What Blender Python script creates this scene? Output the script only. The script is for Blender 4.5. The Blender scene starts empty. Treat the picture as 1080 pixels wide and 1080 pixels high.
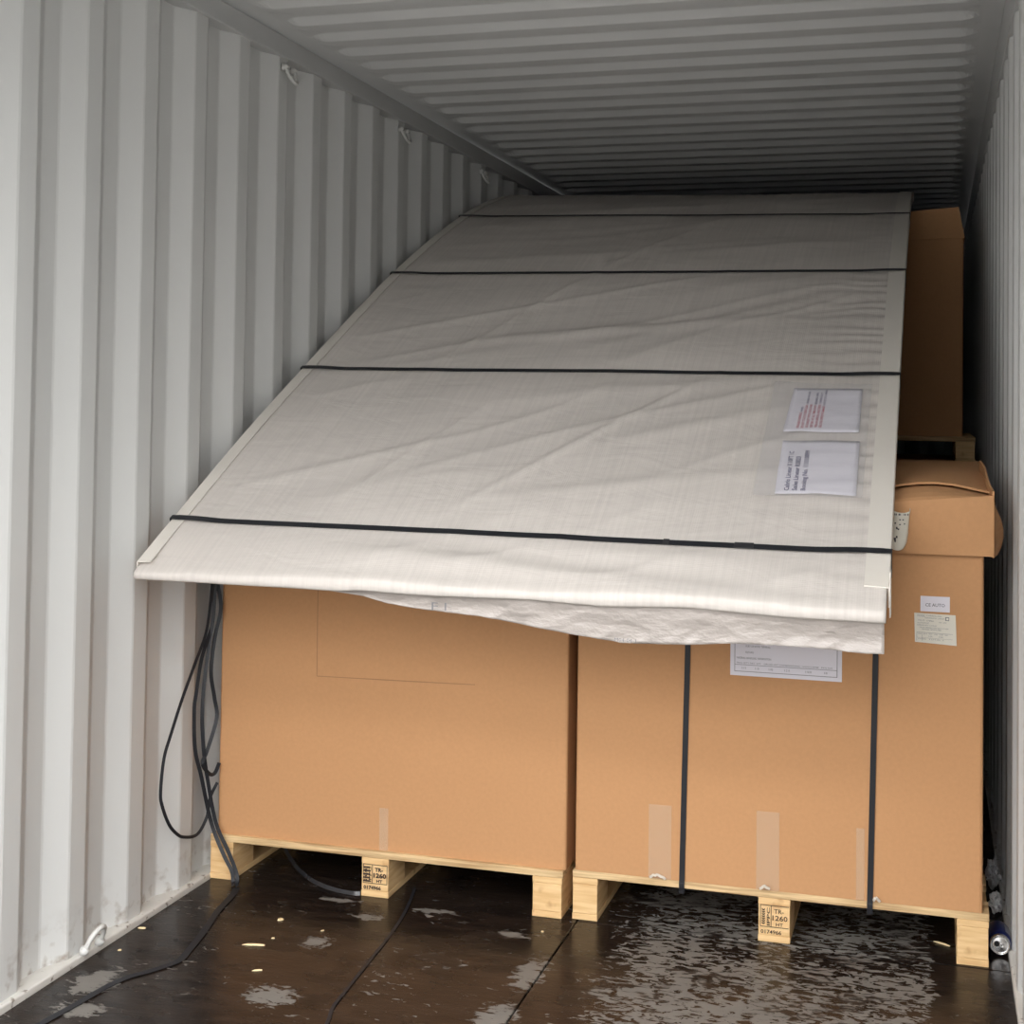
import bpy, math, random
from mathutils import Vector, Matrix, noise
random.seed(7)
S = bpy.context.scene
COL = S.collection

# ------------------------------------------------------------------ camera
def cam_axes(ya, pi, ro):
    f = Vector((-math.sin(ya)*math.cos(pi), math.cos(ya)*math.cos(pi), math.sin(pi)))
    r = Vector((math.cos(ya), math.sin(ya), 0))
    d = f.cross(r)
    r2 = r*math.cos(ro) + d*math.sin(ro)
    d2 = -r*math.sin(ro) + d*math.cos(ro)
    return r2, d2, f
cd = bpy.data.cameras.new('camera')
cam = bpy.data.objects.new('camera', cd); COL.objects.link(cam)
r_, d_, f_ = cam_axes(0.2790, 0.0299, -0.0135)
m = Matrix((( r_.x, -d_.x, -f_.x, 2.1345), (r_.y, -d_.y, -f_.y, 0.0), (r_.z, -d_.z, -f_.z, 1.4823), (0, 0, 0, 1)))
cam.matrix_world = m
cd.sensor_width = 36; cd.lens = 1484.9/1080*36
cd.shift_x = (540-558.9)/1080; cd.shift_y = (379.0-540)/1080
cd.clip_start = 0.05; cd.clip_end = 200
S.camera = cam

# ------------------------------------------------------------------ world (overcast sky)
W = bpy.data.worlds.new('overcast_sky'); S.world = W; W.use_nodes = True
wn = W.node_tree.nodes; wl = W.node_tree.links; wn.clear()
wo = wn.new('ShaderNodeOutputWorld'); wb = wn.new('ShaderNodeBackground')
wg = wn.new('ShaderNodeTexCoord'); ws = wn.new('ShaderNodeSeparateXYZ'); wr = wn.new('ShaderNodeValToRGB')
wl.new(wg.outputs['Generated'], ws.inputs[0]); wl.new(ws.outputs['Z'], wr.inputs[0])
wr.color_ramp.elements[0].position = 0.0; wr.color_ramp.elements[0].color = (0.45, 0.447, 0.445, 1)
wr.color_ramp.elements[1].position = 0.7; wr.color_ramp.elements[1].color = (2.0, 1.975, 1.96, 1)
wl.new(wr.outputs[0], wb.inputs['Color']); wb.inputs['Strength'].default_value = 2.6
wl.new(wb.outputs[0], wo.inputs[0])

S.view_settings.view_transform = 'Standard'; S.view_settings.look = 'None'
S.view_settings.exposure = 1.10; S.view_settings.gamma = 1.0; S.view_settings.use_curve_mapping = False

Y_OPEN = 1.1       # door end of the container
Y_BACK = 13.4

# ------------------------------------------------------------------ helpers
class MB:
    def __init__(s): s.v = []; s.f = []
    def add(s, vs, fs):
        n = len(s.v); s.v += [tuple(v) for v in vs]; s.f += [tuple(i+n for i in f) for f in fs]; return s
    def box(s, a, b, M=None):
        x0, y0, z0 = a; x1, y1, z1 = b
        vs = [Vector(p) for p in ((x0,y0,z0),(x1,y0,z0),(x1,y1,z0),(x0,y1,z0),(x0,y0,z1),(x1,y0,z1),(x1,y1,z1),(x0,y1,z1))]
        if M: vs = [M @ v for v in vs]
        return s.add(vs, [(0,3,2,1),(4,5,6,7),(0,1,5,4),(1,2,6,5),(2,3,7,6),(3,0,4,7)])
    def grid(s, P, closed_v=False):
        # P[i][j]
        n = len(P); k = len(P[0]); vs = [p for row in P for p in row]; fs = []
        for i in range(n-1):
            for j in range(k if closed_v else k-1):
                j2 = (j+1) % k
                fs.append((i*k+j, (i+1)*k+j, (i+1)*k+j2, i*k+j2))
        return s.add(vs, fs)
    def tube(s, pts, r, seg=8, caps=True):
        pts = [Vector(p) for p in pts]; rings = []; up = None
        for i, p in enumerate(pts):
            t = (pts[min(i+1, len(pts)-1)] - pts[max(i-1, 0)]).normalized()
            if up is None:
                up = Vector((0,0,1)) if abs(t.z) < .9 else Vector((1,0,0))
            a = t.cross(up).normalized(); b = a.cross(t).normalized(); up = b
            rr = r[i] if isinstance(r, (list, tuple)) else r
            rings.append([p + a*math.cos(q*2*math.pi/seg)*rr + b*math.sin(q*2*math.pi/seg)*rr for q in range(seg)])
        n0 = len(s.v); s.grid(rings, True)
        if caps:
            s.f.append(tuple(n0+q for q in range(seg))); s.f.append(tuple(n0+(len(pts)-1)*seg+q for q in reversed(range(seg))))
        return s
    def build(s, name, mat, parent=None, smooth=False, bevel=0, bseg=2, solid=0, sub=0, autosm=None):
        me = bpy.data.meshes.new(name); me.from_pydata(s.v, [], s.f); me.update()
        import bmesh
        bm = bmesh.new(); bm.from_mesh(me); bmesh.ops.recalc_face_normals(bm, faces=bm.faces); bm.to_mesh(me); bm.free()
        if smooth:
            for p in me.polygons: p.use_smooth = True
        me.materials.append(mat)
        o = bpy.data.objects.new(name, me); COL.objects.link(o)
        if solid:
            q = o.modifiers.new('solid', 'SOLIDIFY'); q.thickness = solid; q.offset = 0
        if bevel:
            q = o.modifiers.new('bevel', 'BEVEL'); q.width = bevel; q.segments = bseg; q.limit_method = 'ANGLE'; q.angle_limit = math.radians(40)
        if sub:
            q = o.modifiers.new('sub', 'SUBSURF'); q.levels = sub; q.render_levels = sub
        if parent: o.parent = parent
        return o

def tag(o, label=None, cat=None, group=None, kind=None):
    if label: o['label'] = label
    if cat: o['category'] = cat
    if group: o['group'] = group
    if kind: o['kind'] = kind
    return o
def empty(name, loc=(0,0,0), rz=0, **k):
    o = bpy.data.objects.new(name, None); COL.objects.link(o); o.location = loc; o.rotation_euler.z = rz
    o.empty_display_size = .1
    return tag(o, **k)
def catmull(pts, n=6):
    pts = [Vector(p) for p in pts]; out = []
    for i in range(len(pts)-1):
        p0 = pts[max(i-1,0)]; p1 = pts[i]; p2 = pts[i+1]; p3 = pts[min(i+2,len(pts)-1)]
        for k in range(n):
            t = k/n
            out.append(0.5*((2*p1)+(p2-p0)*t+(2*p0-5*p1+4*p2-p3)*t*t+(3*p1-p0-3*p2+p3)*t**3))
    out.append(pts[-1]); return out
def ribbon(mb, pts, w, t, normals):
    """flat strap: centre points, width along w-vectors given by cross(tangent, normal)"""
    pts = [Vector(p) for p in pts]; rings = []
    for i, p in enumerate(pts):
        tg = (pts[min(i+1,len(pts)-1)]-pts[max(i-1,0)]).normalized()
        n = normals(i/(len(pts)-1)) if callable(normals) else normals
        n = Vector(n); n = (n - tg*n.dot(tg)).normalized(); b = tg.cross(n)
        rings.append([p+b*w/2+n*t/2, p+b*w/2-n*t/2, p-b*w/2-n*t/2, p-b*w/2+n*t/2])
    n0 = len(mb.v); mb.grid(rings, True)
    k = (len(pts)-1)*4
    mb.f.append((n0,n0+1,n0+2,n0+3)); mb.f.append((n0+k+3,n0+k+2,n0+k+1,n0+k))
    return mb
def interp(tab, x):
    if x <= tab[0][0]: return tab[0][1]
    for (a, b), (c, d) in zip(tab, tab[1:]):
        if x <= c: return b+(d-b)*(x-a)/(c-a)
    return tab[-1][1]
def sstep(a, b, x):
    t = min(1, max(0, (x-a)/(b-a))); return t*t*(3-2*t)

# text as mesh data, returned in unit space: x right, y up; height = size
_tc = {}
def text_mesh(mb, txt, M, height, width=None, bold=0.0):
    """append text; M maps (x,y,0) to world, origin at the lower-left of the text; height = cap height"""
    key = (txt, bold)
    if key not in _tc:
        cu = bpy.data.curves.new('t', 'FONT'); cu.body = txt; cu.size = 1.0; cu.offset = bold; cu.resolution_u = 2
        ob = bpy.data.objects.new('t', cu); COL.objects.link(ob)
        dg = bpy.context.evaluated_depsgraph_get(); dg.update()
        me = bpy.data.meshes.new_from_object(ob.evaluated_get(dg))
        vs = [v.co.copy() for v in me.vertices]; fs = [tuple(p.vertices) for p in me.polygons]
        bpy.data.objects.remove(ob); bpy.data.curves.remove(cu); bpy.data.meshes.remove(me)
        _tc[key] = (vs, fs)
    vs, fs = _tc[key]
    x0 = min(v.x for v in vs); x1 = max(v.x for v in vs)
    sy = height/0.70; sx = sy if width is None else width/(x1-x0)
    mb.add([M @ Vector(((v.x-x0)*sx, v.y*sy, 0)) for v in vs], fs)
    return mb
def frame_M(o, x, y):
    x = Vector(x).normalized(); y = Vector(y).normalized(); z = x.cross(y)
    return Matrix(((x.x,y.x,z.x,o[0]),(x.y,y.y,z.y,o[1]),(x.z,y.z,z.z,o[2]),(0,0,0,1)))

# ------------------------------------------------------------------ materials
def mat(name, col, rough=.6, metal=0, bump=None, vary=None, spec=None, alpha=None, extra=None):
    m = bpy.data.materials.new(name); m.use_nodes = True
    nt = m.node_tree; N = nt.nodes; L = nt.links; b = N['Principled BSDF']
    b.inputs['Base Color'].default_value = (*col, 1); b.inputs['Roughness'].default_value = rough; b.inputs['Metallic'].default_value = metal
    if spec is not None: b.inputs['Specular IOR Level'].default_value = spec
    if alpha is not None: b.inputs['Alpha'].default_value = alpha
    tc = N.new('ShaderNodeTexCoord')
    if vary:   # (scale, amount, stretch)
        sc, am, st = vary
        mp = N.new('ShaderNodeMapping'); mp.inputs['Scale'].default_value = st
        L.new(tc.outputs['Object'], mp.inputs[0])
        no = N.new('ShaderNodeTexNoise'); no.inputs['Scale'].default_value = sc; no.inputs['Detail'].default_value = 6
        L.new(mp.outputs[0], no.inputs[0])
        mx = N.new('ShaderNodeMix'); mx.data_type = 'RGBA'
        mx.inputs[6].default_value = (*[c*(1-am) for c in col], 1); mx.inputs[7].default_value = (*[min(1, c*(1+am)) for c in col], 1)
        L.new(no.outputs[0], mx.inputs[0]); L.new(mx.outputs[2], b.inputs['Base Color'])
    if bump:
        sc, strength, dist, st = bump
        mp = N.new('ShaderNodeMapping'); mp.inputs['Scale'].default_value = st
        L.new(tc.outputs['Object'], mp.inputs[0])
        no = N.new('ShaderNodeTexNoise'); no.inputs['Scale'].default_value = sc; no.inputs['Detail'].default_value = 8
        L.new(mp.outputs[0], no.inputs[0])
        bp = N.new('ShaderNodeBump'); bp.inputs['Strength'].default_value = strength; bp.inputs['Distance'].default_value = dist
        L.new(no.outputs[0], bp.inputs['Height']); L.new(bp.outputs[0], b.inputs['Normal'])
    if extra: extra(nt, N, L, b, tc)
    return m

def scuffs(nt, N, L, b, tc):
    # paint scuffs and dirt specks on the container walls
    base = b.inputs['Base Color'].links[0].from_socket
    mp = N.new('ShaderNodeMapping'); mp.inputs['Scale'].default_value = (3, 5, 1.1); L.new(tc.outputs['Object'], mp.inputs[0])
    n1 = N.new('ShaderNodeTexNoise'); n1.inputs['Scale'].default_value = 3.3; n1.inputs['Detail'].default_value = 10; n1.inputs['Roughness'].default_value = .72
    L.new(mp.outputs[0], n1.inputs[0])
    r = N.new('ShaderNodeValToRGB'); r.color_ramp.elements[0].position = .715; r.color_ramp.elements[1].position = .76
    L.new(n1.outputs[0], r.inputs[0])
    mx = N.new('ShaderNodeMix'); mx.data_type = 'RGBA'; mx.inputs[7].default_value = (.16, .14, .12, 1)
    L.new(r.outputs[0], mx.inputs[0]); L.new(base, mx.inputs[6])
    # dirt near the floor line
    sp = N.new('ShaderNodeSeparateXYZ'); L.new(tc.outputs['Object'], sp.inputs[0])
    r2 = N.new('ShaderNodeMapRange'); r2.inputs[1].default_value = .0; r2.inputs[2].default_value = .16; r2.inputs[3].default_value = 1; r2.inputs[4].default_value = 0
    L.new(sp.outputs['Z'], r2.inputs[0])
    n2 = N.new('ShaderNodeTexNoise'); n2.inputs['Scale'].default_value = 26; n2.inputs['Detail'].default_value = 8
    L.new(tc.outputs['Object'], n2.inputs[0])
    r3 = N.new('ShaderNodeMapRange'); r3.inputs[1].default_value = .52; r3.inputs[2].default_value = .72; L.new(n2.outputs[0], r3.inputs[0])
    mu = N.new('ShaderNodeMath'); mu.operation = 'MULTIPLY'; L.new(r2.outputs[0], mu.inputs[0]); L.new(r3.outputs[0], mu.inputs[1])
    mx2 = N.new('ShaderNodeMix'); mx2.data_type = 'RGBA'; mx2.inputs[7].default_value = (.22, .17, .13, 1)
    L.new(mu.outputs[0], mx2.inputs[0]); L.new(mx.outputs[2], mx2.inputs[6]); L.new(mx2.outputs[2], b.inputs['Base Color'])

M_wall = mat('grey_container_paint', (.57,.575,.565), .55, bump=(9,.12,.01,(1,1,.25)), vary=(2.0,.05,(1,1,.5)), extra=scuffs, spec=.35)
M_roof = mat('grey_roof_paint', (.57,.575,.57), .6, vary=(1.5,.08,(1,1,1)), spec=.3)
M_rail = mat('grey_rail_paint', (.48,.485,.48), .5, vary=(3,.06,(1,1,1)), spec=.35)
M_seal = mat('white_sealed_rail', (.62,.60,.56), .5, vary=(22,.16,(1,1,1)), extra=None)
def dirt_spots(nt, N, L, b, tc):
    base = b.inputs['Base Color'].links[0].from_socket
    n1 = N.new('ShaderNodeTexNoise'); n1.inputs['Scale'].default_value = 38; n1.inputs['Detail'].default_value = 5; L.new(tc.outputs['Object'], n1.inputs[0])
    r = N.new('ShaderNodeValToRGB'); r.color_ramp.elements[0].position = .60; r.color_ramp.elements[1].position = .68
    L.new(n1.outputs[0], r.inputs[0])
    mx = N.new('ShaderNodeMix'); mx.data_type = 'RGBA'; mx.inputs[7].default_value = (.20,.17,.14,1)
    L.new(r.outputs[0], mx.inputs[0]); L.new(base, mx.inputs[6]); L.new(mx.outputs[2], b.inputs['Base Color'])
M_seal = mat('white_sealed_rail', (.60,.585,.55), .5, vary=(22,.10,(1,1,1)), extra=dirt_spots)
M_ring = mat('painted_steel_ring', (.55,.55,.53), .45, vary=(20,.12,(1,1,1)))

def floor_extra(nt, N, L, b, tc):
    def noise_(sc, st, det=8, ro=.6, dist=0):
        mp = N.new('ShaderNodeMapping'); mp.inputs['Scale'].default_value = st; L.new(tc.outputs['Object'], mp.inputs[0])
        n = N.new('ShaderNodeTexNoise'); n.inputs['Scale'].default_value = sc; n.inputs['Detail'].default_value = det
        n.inputs['Roughness'].default_value = ro; n.inputs['Distortion'].default_value = dist
        L.new(mp.outputs[0], n.inputs[0]); return n.outputs[0]
    def rng(s, a, b_, c=0, d=1):
        r = N.new('ShaderNodeMapRange'); r.interpolation_type = 'SMOOTHSTEP'
        for i, v in enumerate((a, b_, c, d)): r.inputs[i+1].default_value = v
        L.new(s, r.inputs[0]); return r.outputs[0]
    def op(o, a, c):
        m_ = N.new('ShaderNodeMath'); m_.operation = o
        for i, v in enumerate((a, c)):
            if isinstance(v, (int, float)): m_.inputs[i].default_value = v
            else: L.new(v, m_.inputs[i])
        m_.use_clamp = True if o == 'ADD' else False
        return m_.outputs[0]
    sp = N.new('ShaderNodeSeparateXYZ'); L.new(tc.outputs['Object'], sp.inputs[0])
    X = sp.outputs['X']; Y = sp.outputs['Y']
    # dried grey residue: dense on the right-hand sheet, isolated islands on the left
    fine = noise_(26, (1, 2.1, 1), 7, .62, .8)
    big = noise_(3.0, (1, 1.4, 1), 3, .5)
    right = op('MULTIPLY', rng(X, 1.14, 1.45), rng(X, 2.12, 2.17, 1, 0))
    thr = op('ADD', op('MULTIPLY', right, .185), op('MULTIPLY', op('SUBTRACT', big, .5), .42))
    resid = rng(op('ADD', op('SUBTRACT', fine, .5), op('SUBTRACT', thr, .14)), .015, .07)
    for (px_, py_, rx_, ry_) in ((.56,3.23,.085,.07),(.52,3.58,.05,.05),(.585,3.80,.05,.03),(.74,3.90,.09,.022),(1.02,3.80,.07,.025),(1.13,3.28,.06,.10),(1.135,3.56,.05,.13),(.10,3.17,.07,.10),(.16,3.02,.08,.05),(.45,3.9,.08,.02)):
        d = N.new('ShaderNodeVectorMath'); d.operation = 'SUBTRACT'; L.new(tc.outputs['Object'], d.inputs[0]); d.inputs[1].default_value = (px_, py_, 0)
        d2 = N.new('ShaderNodeVectorMath'); d2.operation = 'MULTIPLY'; L.new(d.outputs[0], d2.inputs[0]); d2.inputs[1].default_value = (1/rx_, 1/ry_, 0)
        d3 = N.new('ShaderNodeVectorMath'); d3.operation = 'LENGTH'; L.new(d2.outputs[0], d3.inputs[0])
        isl = rng(op('ADD', op('SUBTRACT', 1.0, d3.outputs['Value']), op('MULTIPLY', op('SUBTRACT', fine, .5), 3.2)), .15, .45)
        resid = op('MAXIMUM', resid, isl)
    wood = noise_(7, (1, 4, 1), 8, .65, .4)
    c1 = N.new('ShaderNodeMix'); c1.data_type = 'RGBA'
    c1.inputs[6].default_value = (.008, .006, .0055, 1); c1.inputs[7].default_value = (.026, .018, .014, 1)
    L.new(rng(wood, .3, .7), c1.inputs[0])
    c2 = N.new('ShaderNodeMix'); c2.data_type = 'RGBA'; c2.inputs[7].default_value = (.21, .198, .18, 1)
    L.new(op('MULTIPLY', resid, .85), c2.inputs[0]); L.new(c1.outputs[2], c2.inputs[6]); L.new(c2.outputs[2], b.inputs['Base Color'])
    wet = noise_(5, (1, 1.5, 1), 6, .6)
    rr = op('ADD', op('ADD', rng(wet, .35, .7, .13, .32), .02), op('MULTIPLY', resid, .3))
    L.new(rr, b.inputs['Roughness'])
    bp = N.new('ShaderNodeBump'); bp.inputs['Strength'].default_value = .35; bp.inputs['Distance'].default_value = .004
    L.new(op('ADD', op('MULTIPLY', fine, .6), op('MULTIPLY', wood, .5)), bp.inputs['Height']); L.new(bp.outputs[0], b.inputs['Normal'])
M_floor = mat('wet_dark_plywood', (.03,.022,.018), .2, extra=floor_extra, spec=.18)
M_sub = mat('dark_subfloor', (.01,.009,.008), .6)

def kraft(nt, N, L, b, tc):
    base = b.inputs['Base Color'].links[0].from_socket
    w = N.new('ShaderNodeTexWave'); w.inputs['Scale'].default_value = 60; w.inputs['Distortion'].default_value = .4
    w.bands_direction = 'X'; L.new(tc.outputs['Object'], w.inputs[0])
    n = N.new('ShaderNodeTexNoise'); n.inputs['Scale'].default_value = 140; n.inputs['Detail'].default_value = 4; L.new(tc.outputs['Object'], n.inputs[0])
    ad = N.new('ShaderNodeMath'); ad.operation = 'ADD'; L.new(n.outputs[0], ad.inputs[0])
    ml = N.new('ShaderNodeMath'); ml.operation = 'MULTIPLY'; ml.inputs[1].default_value = .22; L.new(w.outputs[0], ml.inputs[0]); L.new(ml.outputs[0], ad.inputs[1])
    bp = N.new('ShaderNodeBump'); bp.inputs['Strength'].default_value = .06; bp.inputs['Distance'].default_value = .001
    L.new(ad.outputs[0], bp.inputs['Height'])
    n2 = N.new('ShaderNodeTexNoise'); n2.inputs['Scale'].default_value = 2.2; n2.inputs['Detail'].default_value = 2; L.new(tc.outputs['Object'], n2.inputs[0])
    bp2 = N.new('ShaderNodeBump'); bp2.inputs['Strength'].default_value = .5; bp2.inputs['Distance'].default_value = .02
    L.new(n2.outputs[0], bp2.inputs['Height']); L.new(bp2.outputs[0], bp.inputs['Normal']); L.new(bp.outputs[0], b.inputs['Normal'])
    n3 = N.new('ShaderNodeTexNoise'); n3.inputs['Scale'].default_value = 90; n3.inputs['Detail'].default_value = 6; L.new(tc.outputs['Object'], n3.inputs[0])
    r = N.new('ShaderNodeMapRange'); r.inputs[1].default_value = .3; r.inputs[2].default_value = .7; r.inputs[3].default_value = .97; r.inputs[4].default_value = 1.03
    L.new(n3.outputs[0], r.inputs[0])
    mx = N.new('ShaderNodeVectorMath'); mx.operation = 'MULTIPLY'; L.new(base, mx.inputs[0]); L.new(r.outputs[0], mx.inputs[1]); L.new(mx.outputs[0], b.inputs['Base Color'])
KR = (.53,.285,.135)
M_kraft = mat('brown_cardboard', KR, .75, vary=(1.6,.05,(1,1,1)), extra=kraft, spec=.25)
M_kraft_in = mat('dark_cut_cardboard_edge', (.20,.11,.055), .85)
M_kraft_line = mat('pressed_crease_line', (.36,.19,.09), .8)
M_tape = mat('clear_packing_tape', (.78,.66,.50), .22, alpha=.26, bump=(30,.3,.003,(1,1,.4)))
M_foam = mat('torn_white_paper', (.60,.54,.46), .8, bump=(60,.5,.004,(1,1,1)))

def woodx(nt, N, L, b, tc):
    oi = N.new('ShaderNodeObjectInfo')
    mp = N.new('ShaderNodeMapping'); mp.inputs['Scale'].default_value = (3, 3, 34); L.new(tc.outputs['Object'], mp.inputs[0])
    n = N.new('ShaderNodeTexNoise'); n.inputs['Scale'].default_value = 2.2; n.inputs['Detail'].default_value = 7; n.inputs['Distortion'].default_value = .15
    n.noise_dimensions = '4D'; L.new(oi.outputs['Random'], n.inputs['W'])
    L.new(mp.outputs[0], n.inputs[0])
    r = N.new('ShaderNodeValToRGB'); e = r.color_ramp.elements
    e[0].position = .25; e[0].color = (.62,.37,.16,1); e[1].position = .62; e[1].color = (.80,.56,.29,1)
    L.new(n.outputs[0], r.inputs[0])
    k = N.new('ShaderNodeTexNoise'); k.inputs['Scale'].default_value = 11; k.inputs['Detail'].default_value = 3; L.new(tc.outputs['Object'], k.inputs[0])
    rk = N.new('ShaderNodeMapRange'); rk.inputs[1].default_value = .62; rk.inputs[2].default_value = .74; L.new(k.outputs[0], rk.inputs[0])
    mx = N.new('ShaderNodeMix'); mx.data_type = 'RGBA'; mx.inputs[7].default_value = (.42,.20,.08,1)
    L.new(rk.outputs[0], mx.inputs[0]); L.new(r.outputs[0], mx.inputs[6]); L.new(mx.outputs[2], b.inputs['Base Color'])
    bp = N.new('ShaderNodeBump'); bp.inputs['Strength'].default_value = .3; bp.inputs['Distance'].default_value = .002
    L.new(n.outputs[0], bp.inputs['Height']); L.new(bp.outputs[0], b.inputs['Normal'])
M_wood = mat('pale_pine', (.7,.5,.28), .65, extra=woodx, spec=.3)
def woodgrey(nt, N, L, b, tc):
    mp = N.new('ShaderNodeMapping'); mp.inputs['Scale'].default_value = (2, 12, 40); L.new(tc.outputs['Object'], mp.inputs[0])
    n = N.new('ShaderNodeTexNoise'); n.inputs['Scale'].default_value = 2.0; n.inputs['Detail'].default_value = 8; n.inputs['Distortion'].default_value = .4
    L.new(mp.outputs[0], n.inputs[0])
    r = N.new('ShaderNodeValToRGB'); e = r.color_ramp.elements
    e[0].position = .34; e[0].color = (.40,.25,.12,1); e[1].position = .62; e[1].color = (.76,.56,.31,1)
    L.new(n.outputs[0], r.inputs[0]); L.new(r.outputs[0], b.inputs['Base Color'])
M_deck = mat('weathered_pine_board', (.6,.43,.25), .7, extra=woodgrey, spec=.3)
M_stamp = mat('burnt_stamp_ink', (.05,.03,.02), .8)
M_ink = mat('black_print', (.03,.03,.04), .6)
M_inkg = mat('faint_grey_print', (.20,.20,.21), .7)
M_inkr = mat('red_print', (.50,.05,.08), .6)
M_inkb = mat('dark_blue_print', (.07,.06,.16), .6)
M_paper = mat('white_paper', (.74,.72,.78), .5)
M_paper2 = mat('cream_label_paper', (.72,.69,.60), .5)
M_vinyl = mat('clear_plastic_pouch', (.8,.8,.85), .12, alpha=.10, bump=(16,1.0,.012,(1,3,3)))

def fabric(nt, N, L, b, tc):
    base = b.inputs['Base Color'].links[0].from_socket
    def wave(sc, d, dist):
        w = N.new('ShaderNodeTexWave'); w.inputs['Scale'].default_value = sc; w.bands_direction = d; w.inputs['Distortion'].default_value = dist
        w.inputs['Detail'].default_value = 2; w.inputs['Detail Scale'].default_value = .6
        L.new(tc.outputs['Object'], w.inputs[0]); return w.outputs[0]
    a = wave(52, 'X', 1.5); c = wave(60, 'Y', 1.5)
    mu = N.new('ShaderNodeMath'); mu.operation = 'ADD'; L.new(a, mu.inputs[0]); L.new(c, mu.inputs[1])
    bp = N.new('ShaderNodeBump'); bp.inputs['Strength'].default_value = .12; bp.inputs['Distance'].default_value = .001
    L.new(mu.outputs[0], bp.inputs['Height'])
    mp = N.new('ShaderNodeMapping'); mp.inputs['Scale'].default_value = (1,2.2,2.2); mp.inputs['Rotation'].default_value = (0,0,.35); L.new(tc.outputs['Object'], mp.inputs[0])
    n = N.new('ShaderNodeTexNoise'); n.inputs['Scale'].default_value = 5; n.inputs['Detail'].default_value = 5; n.inputs['Distortion'].default_value = .7; L.new(mp.outputs[0], n.inputs[0])
    b2 = N.new('ShaderNodeBump'); b2.inputs['Strength'].default_value = .30; b2.inputs['Distance'].default_value = .012
    L.new(n.outputs[0], b2.inputs['Height']); L.new(b2.outputs[0], bp.inputs['Normal']); L.new(bp.outputs[0], b.inputs['Normal'])
    # loom streaks
    mp2 = N.new('ShaderNodeMapping'); mp2.inputs['Scale'].default_value = (60,1.2,1.2); L.new(tc.outputs['Object'], mp2.inputs[0])
    n2 = N.new('ShaderNodeTexNoise'); n2.inputs['Scale'].default_value = 1.6; n2.inputs['Detail'].default_value = 4; L.new(mp2.outputs[0], n2.inputs[0])
    r = N.new('ShaderNodeMapRange'); r.inputs[1].default_value = .3; r.inputs[2].default_value = .7; r.inputs[3].default_value = .95; r.inputs[4].default_value = 1.05
    L.new(n2.outputs[0], r.inputs[0])
    mx = N.new('ShaderNodeVectorMath'); mx.operation = 'MULTIPLY'; L.new(base, mx.inputs[0]); L.new(r.outputs[0], mx.inputs[1]); L.new(mx.outputs[0], b.inputs['Base Color'])
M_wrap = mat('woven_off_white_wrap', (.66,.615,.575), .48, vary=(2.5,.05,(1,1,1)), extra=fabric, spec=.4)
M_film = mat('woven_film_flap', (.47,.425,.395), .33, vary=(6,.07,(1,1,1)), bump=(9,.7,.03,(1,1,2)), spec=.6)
M_edge = mat('cream_edge_board', (.74,.70,.64), .55, vary=(3,.04,(1,1,1)))
M_strap = mat('black_strapping', (.016,.017,.021), .5, spec=.3, bump=(300,.1,.001,(1,1,1)))
M_strap_sh = mat('glossy_black_strapping', (.03,.03,.033), .25)
M_seal_clip = mat('dark_clip', (.025,.025,.028), .4)
M_can = mat('blue_aluminium', (.018,.03,.16), .28, metal=.6)
M_canw = mat('silver_print', (.5,.52,.6), .3, metal=.7)
M_alu = mat('bare_aluminium', (.8,.8,.8), .25, metal=1)
M_dark = mat('black_opening', (.01,.01,.01), .8)
M_ground = mat('grey_yard_asphalt', (.13,.128,.123), .9, vary=(3,.15,(1,1,1)))
M_chip = mat('fresh_wood_chip', (.78,.62,.36), .7)
M_rag = mat('grey_crumpled_film', (.55,.55,.56), .4)

# ------------------------------------------------------------------ setting: container shell
XL, XR, H = -0.02, 2.3466, 2.728
y0 = 2.9534; p = .2806
def corr_profile(x_in, sgn):
    pts = []
    n0 = int((Y_OPEN-y0)/p)-1; n1 = int((Y_BACK-y0)/p)+1
    for n in range(n0, n1):
        b = y0+n*p
        for dy, dx in ((0,0),(.072,0),(.138,.036),(.210,.036)):
            y = b+dy
            if Y_OPEN <= y <= Y_BACK: pts.append((x_in+sgn*dx, y))
    pts.insert(0, (pts[0][0], Y_OPEN)); pts.append((pts[-1][0], Y_BACK))
    return pts
def wall(name, x_in, sgn, ztop):
    prof = corr_profile(x_in, sgn); t = .003
    mb = MB(); P = []
    # round each fold slightly
    fine = []
    for i, q in enumerate(prof):
        if 0 < i < len(prof)-1:
            for s_ in (-.004, .004):
                o_ = prof[i-1] if s_ < 0 else prof[i+1]
                d = math.dist(q, o_); k = min(.5, abs(s_)/max(d,1e-6))
                fine.append((q[0]+(o_[0]-q[0])*k, q[1]+(o_[1]-q[1])*k))
        else: fine.append(q)
    A = [(x, y) for x, y in fine]; B = [(x+sgn*t, y) for x, y in fine]
    ring = [[(x, y, z) for x, y in A+B[::-1]] for z in (.0, ztop)]
    mb.grid(ring, True)
    n = len(A)
    for z0_ in (0, len(A)*2):
        for i in range(n-1):
            q = (z0_+i, z0_+i+1, z0_+2*n-2-i, z0_+2*n-1-i); mb.f.append(q)
    return tag(mb.build(name, M_wall), kind='structure')
wall('wall_left', XL, -1, 2.675)
wall('wall_right', XR, 1, 2.60)
def end_wall():
    mb = MB(); pts = []
    x = XL-.04
    while x < XR+.04:
        for dx, dy in ((0,0),(.072,0),(.138,.036),(.21,.036)):
            pts.append((min(x+dx, XR+.05), Y_BACK+dy))
        x += .278
    ring = [[(x, y, z) for x, y in pts] + [(x, y+.004, z) for x, y in pts[::-1]] for z in (0, H)]
    mb.grid(ring, True)
    return tag(mb.build('wall_back', M_wall), kind='structure')
end_wall()

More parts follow.
